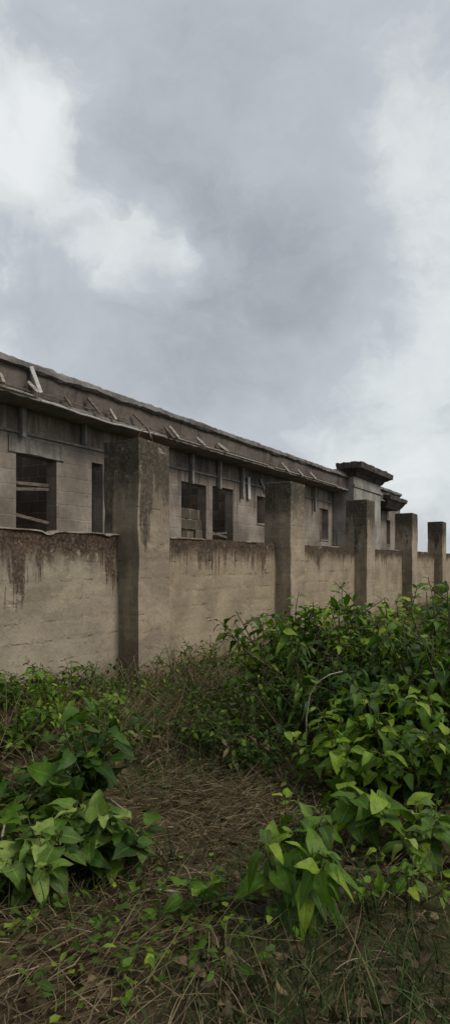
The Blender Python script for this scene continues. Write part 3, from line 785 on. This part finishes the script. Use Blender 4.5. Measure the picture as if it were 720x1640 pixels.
# one bent white stalk over the bushes; sticks lying about
def twig(name, label, pts, r0, r1, mat='stick', cat='stick'):
    b = MB(); base = Vector(pts[0])
    b.tube([Vector(p) - base for p in pts], r0, r1, 6)
    o = b.build(name, M[mat], smooth=True); o.location = base
    return tag(o, label, cat)
def P3(px, py, Y): return ((px - 360) / F * Y, Y, EYE + (900 - py) * Y / F)
y_ = 4.75
twig('bent_stalk', 'thin white stalk arching over the dark bushes', [at(490, y_), P3(490, 1150, y_), P3(496, 1112, y_), P3(508, 1092, y_), P3(528, 1080, y_), P3(548, 1075, y_ + .1)], 0.006, 0.003, 'stick', 'stalk')
twig('stick', 'long grey stick slanting up out of the straw behind the heart-leaved plants', [P3(-60, 1338, 3.95), P3(0, 1302, 3.9), P3(32, 1284, 3.85), P3(66, 1265, 3.8)], 0.010, 0.006)
twig('stick', 'short grey stick leaning near the edge of the view below the long slanting stick', [P3(-4, 1375, 3.3), P3(4, 1340, 3.35), P3(8, 1318, 3.4)], 0.009, 0.006)
twig('stick', 'thin forked twig beside the column of dark leaves', [P3(176, 1280, 3.95), P3(195, 1294, 3.9), P3(210, 1308, 3.9), P3(206, 1326, 3.88)], 0.006, 0.003)
xa, xb = at(203, 3.08), at(292, 3.1)
twig('stick', 'pale straight stick lying flat on the bare soil', [(xa[0], xa[1], xa[2] + .035), ((xa[0] + xb[0]) / 2, 3.1, (xa[2] + xb[2]) / 2 + .05), (xb[0], xb[1], xb[2] + .035)], 0.009, 0.006)
for px, Y, ht, lab in ((300, 7.9, .75, 'brown tangled dead stalk between the first pillar and the lone bright bush'), (338, 6.9, .8, 'tall dead stalk hung with brown leaves beside the lone bright bush'), (410, 6.3, .85, 'dead leafy stalk at the near edge of the bush mass'), (500, 6.2, 1.2, 'brown withered stem standing in the dip between the two tall bushes'), (180, 6.4, .5, 'dry brown stalk among the weeds before the first pillar'), (265, 5.2, .4, 'dry broken stalk in the straw behind the dark hollow'),
        (232, 7.6, .65, 'bare brown dry stalk leaning on the foot of the first pillar'), (246, 7.5, .48, 'rusty dead stalk with brown leaves beside the first pillar'), (78, 7.3, .45, 'brown withered stalk against the red-stained panel')):
    plant('dead_stalk', lab, 'dead plant', px, Y, ht, 0.25, 5, 5, 0.07, 'ovate', 'leaf_brown', branch=0.4, stemmat='drystem', start=0.3)
# a pale dead leaf spray
plant('dead_stalk', 'pale dried-out leaf spray before the dark weeds', 'dead plant', 374, 5.0, .34, 0.22, 4, 4, 0.15, 'lance', 'leaf_brown', branch=0.1, stemmat='drystem', start=0.55, young=1.0)

# ---- stuff: straw, green blades, small ground cover, leaf litter
def density(x, y):
    return mnoise.noise((x * 0.8, y * 0.8, 21.0))
def on_wall(x, y):
    return (x - OX) * -TY + (y - OY) * TX > 0.25
straw = Leaves()
n = 0
while n < 21000:
    y = 1.6 + 7.2 * rng.random() ** 1.5; x = rng.uniform(-0.62, 0.62) * (y + 0.8)
    if n % 4 == 1: y = rng.uniform(5.6, 8.6); x = (rng.uniform(0, 430) - 360) / F * y
    if n % 4 == 0: y = rng.normal(4.3, 0.9); x = rng.normal(-0.2, 0.6)
    if y < 1.7: continue
    if on_wall(x, y) or density(x, y) < rng.uniform(-0.6, 0.35): continue
    n += 1
    L = rng.uniform(0.06, 0.34); a = (rng.uniform(0, 6.28) if rng.random() < 0.45 else 5.0 * mnoise.noise((x * 0.7, y * 0.7, 77)) + rng.normal(0, 0.35)); el = abs(rng.normal(0.12, 0.28)); cv = rng.normal(0, 0.5) if rng.random() < 0.5 else 0.03
    if rng.random() < 0.4: L *= 0.45
    if 5.0 < y and rng.random() < 0.5: el = rng.uniform(0.5, 1.35); L *= rng.uniform(1.4, 2.3)
    t = np.linspace(0, 1, 5)
    ang = a + cv * t
    X = x + np.cumsum(np.cos(ang)) * L / 5; Yv = y + np.cumsum(np.sin(ang)) * L / 5
    Z = gh(x, y) + rng.uniform(0.0, 0.07) + L * math.sin(el) * t - 0.35 * L * abs(rng.normal(0, 0.5)) * t ** 2
    base = np.array([gh(px_, py_) for px_, py_ in ((X[0], Yv[0]), (X[-1], Yv[-1]))]).max()
    Z = np.maximum(Z, base + 0.004)
    straw.blade(np.stack([X, Yv, Z], 1), rng.uniform(0.0012, 0.0036), float(np.clip(rng.beta(1.6, 2.2) + 0.12 * density(x * 2, y * 2), 0, 1)))
o = straw.build('dry_grass', M['straw']); tag(o, 'tangle of dead brown grass stalks lying over the soil', 'grass', kind='stuff')
gb = Leaves(); n = 0
while n < 3800:
    y = 1.8 + 6.8 * rng.random() ** 1.2; x = rng.uniform(-0.62, 0.62) * (y + 0.8)
    if on_wall(x, y) or mnoise.noise((x * 1.1, y * 1.1, 5.0)) < rng.uniform(-0.1, 0.5): continue
    n += 1
    L = rng.uniform(0.08, 0.26); a = rng.uniform(0, 6.28); t = np.linspace(0, 1, 5); out = rng.uniform(0.2, 0.9)
    X = x + math.cos(a) * out * L * t ** 1.5; Yv = y + math.sin(a) * out * L * t ** 1.5
    Z = gh(x, y) - 0.01 + L * t * (1.0 - 0.45 * out * t)
    gb.blade(np.stack([X, Yv, Z], 1), rng.uniform(0.002, 0.0045), rng.random())
o = gb.build('grass', M['greenblade']); tag(o, 'thin green grass blades sprouting between the dead stalks', 'grass', kind='stuff')
gc = Leaves(); n = 0
while n < 5200:
    y = 1.8 + 7.0 * rng.random() ** 0.9; x = rng.uniform(-0.62, 0.62) * (y + 0.8)
    far = 0.25 * (y > 5.2)
    if on_wall(x, y) or mnoise.noise((x * 0.9, y * 0.9, 55.0)) + far < rng.uniform(-0.05, 0.5): continue
    n += 1
    a = rng.uniform(0, 6.28); L = rng.uniform(0.025, 0.075)
    gc.leaf((x, y, gh(x, y) + rng.uniform(0.02, 0.14 + far * 0.4)), (math.cos(a), math.sin(a), rng.uniform(-0.3, 0.5)), L, 'small', rng.random(), 0.3, 0.2, rng.normal(0, 0.4), 4, 3)
o = gc.build('ground_cover', M['leaf_mid']); tag(o, 'low creeping green leaves covering patches of the soil', 'ground cover', kind='stuff')
ll = Leaves(); n = 0
while n < 5200:
    y = 1.7 + 6.9 * rng.random() ** 1.2; x = rng.uniform(-0.62, 0.62) * (y + 0.8)
    if on_wall(x, y): continue
    n += 1
    a = rng.uniform(0, 6.28); L = rng.uniform(0.025, 0.085)
    ll.leaf((x, y, gh(x, y) + rng.uniform(0.008, 0.05)), (math.cos(a), math.sin(a), rng.uniform(-0.2, 0.35)), L, 'ovate', rng.random() ** 1.5, rng.uniform(-0.4, 0.6), rng.uniform(-.3, 0.6), rng.normal(0, 0.6), 4, 3)
o = ll.build('leaf_litter', M['leaf_brown']); tag(o, 'withered brown leaves littering the soil', 'dead leaves', kind='stuff')

# ------------------------------------------------------------------ sky, sun, camera
sun_dir = Vector((0.90, -0.34, 0.95)).normalized()
w = bpy.data.worlds.new('World'); S.world = w; w.use_nodes = True
k = N('', world=w.node_tree)
sky = k.n('ShaderNodeTexSky', sky_type='NISHITA', sun_disc=False)
sky.sun_elevation = math.asin(sun_dir.z); sky.sun_rotation = math.atan2(sun_dir.x, sun_dir.y)
d0 = k.n('ShaderNodeTexCoord').outputs['Generated']
def warp(vec, scale, amt, detail=4):
    a = k.n('ShaderNodeVectorMath', operation='SUBTRACT'); k.t.links.new(k.noise(vec, scale, detail, 0.55, 'Color'), a.inputs[0]); a.inputs[1].default_value = (0.5, 0.5, 0.5)
    b = k.n('ShaderNodeVectorMath', operation='MULTIPLY_ADD'); k.t.links.new(a.outputs[0], b.inputs[0]); b.inputs[1].default_value = (amt,) * 3; k.t.links.new(vec, b.inputs[2])
    c = k.n('ShaderNodeVectorMath', operation='NORMALIZE'); k.t.links.new(b.outputs[0], c.inputs[0])
    return c.outputs[0]
dw = warp(warp(d0, 2.2, 0.30, 6), 9.0, 0.06, 4)
dw2 = warp(warp(d0, 4.0, 0.26, 7), 11.0, 0.12, 7)
def blob(px, py, r, soft, vec):
    """1 inside a cloud patch centred on the direction (px, py), r and soft in degrees"""
    c = Vector((px - 360, F, 900 - py)).normalized()
    dt = k.n('ShaderNodeVectorMath', operation='DOT_PRODUCT'); k.t.links.new(vec, dt.inputs[0]); dt.inputs[1].default_value = c
    return k.ramp(dt.outputs['Value'], math.cos(rad(r + soft)), math.cos(rad(max(r - soft, 0.0))))
val = k.math('MULTIPLY_ADD', k.noise(k.scaled(warp(d0, 3.0, 0.22), (1, 1, 2.1)), 3.2, 9, 0.6), 0.52, 0.22)           # general mottling
for (px, py, r, soft, amt, vec) in (
        (10, 260, 4.4, 3.0, 0.12, dw2), (80, 310, 3.8, 2.6, 0.11, dw2), (165, 385, 3.2, 2.4, 0.10, dw2), (255, 432, 3.6, 1.8, 0.17, dw2), (318, 418, 2.4, 1.5, 0.10, dw2), (100, 225, 3, 2, 0.07, dw2),
        (160, 205, 2.6, 2.0, 0.08, dw2), (5, 520, 2.6, 2.0, 0.09, dw2), (110, 535, 4, 2.6, 0.07, dw2), (635, 205, 1.8, 1.4, 0.08, dw2), (690, 230, 5, 4, 0.06, dw2), (700, 650, 9, 6, 0.14, dw), (570, 720, 6, 4, 0.10, dw), (740, 380, 6, 6, 0.04, dw),
        (-300, 300, 14, 8, 0.1, dw),
        (400, 310, 8, 6, -0.10, dw), (440, 580, 9, 5, -0.15, dw), (200, 600, 6, 4, -0.13, dw), (60, 445, 4.0, 2.5, -0.09, dw2), (230, 300, 4, 3, -0.06, dw2)):
    val = k.math('MULTIPLY_ADD', blob(px, py, r, soft, vec), amt, val)
val = k.math('MULTIPLY_ADD', k.math('SUBTRACT', k.noise(k.scaled(dw2, (1, 1, 1.8)), 8.0, 9, 0.66), 0.5), 0.34, val)
cr = k.n('ShaderNodeValToRGB'); k.t.links.new(val, cr.inputs[0])
el = cr.color_ramp.elements
el[0].position = 0.16; el[0].color = (0.30, 0.327, 0.36, 1)
el[1].position = 0.80; el[1].color = (0.71, 0.735, 0.74, 1)
e = el.new(0.32); e.color = (0.385, 0.414, 0.448, 1)
e = el.new(0.48); e.color = (0.445, 0.475, 0.508, 1)
e = el.new(0.62); e.color = (0.60, 0.635, 0.645, 1)
cloud = k.mix(1.0, cr.outputs[0], (10.0, 10.0, 10.0), 'MULTIPLY')
# unseen sky behind-left of the viewer dimmed, added to shade the pillars' left faces
dt = k.n('ShaderNodeVectorMath', operation='DOT_PRODUCT'); k.t.links.new(warp(d0, 2.0, 0.25), dt.inputs[0]); dt.inputs[1].default_value = Vector((-0.62, -0.78, 0.0)).normalized()
rear_dim = k.ramp(dt.outputs['Value'], 0.0, 0.6)
cloud = k.mix(k.math('MULTIPLY', rear_dim, 0.32), cloud, (1.1, 1.2, 1.35))
# a little of the clear sky's colour comes through the overcast
col = k.mix(0.06, cloud, sky.outputs[0])
bg = k.n('ShaderNodeBackground', i_Strength=0.1); k.t.links.new(col, bg.inputs['Color'])
wo = k.n('ShaderNodeOutputWorld'); k.t.links.new(bg.outputs[0], wo.inputs['Surface'])

sl_ = bpy.data.lights.new('sun', 'SUN'); sl_.energy = 1.5; sl_.angle = rad(18); sl_.color = (1.0, 0.93, 0.82)
so = link(bpy.data.objects.new('sun', sl_)); so.location = (8, -4, 12)
so.rotation_euler = sun_dir.to_track_quat('Z', 'Y').to_euler()

cam = bpy.data.cameras.new('camera'); cam.sensor_fit = 'AUTO'; cam.sensor_width = 36.0
cam.lens = 36.0 * F / 1640; cam.shift_y = 80 / 1640; cam.clip_end = 3000; cam.clip_start = 0.05
co = link(bpy.data.objects.new('camera', cam)); co.location = (0, 0, EYE); co.rotation_euler = (rad(90), 0, 0)
S.camera = co

S.view_settings.view_transform = 'Standard'; S.view_settings.look = 'None'
S.view_settings.exposure = 0.25; S.view_settings.gamma = 1.0; S.view_settings.use_curve_mapping = False
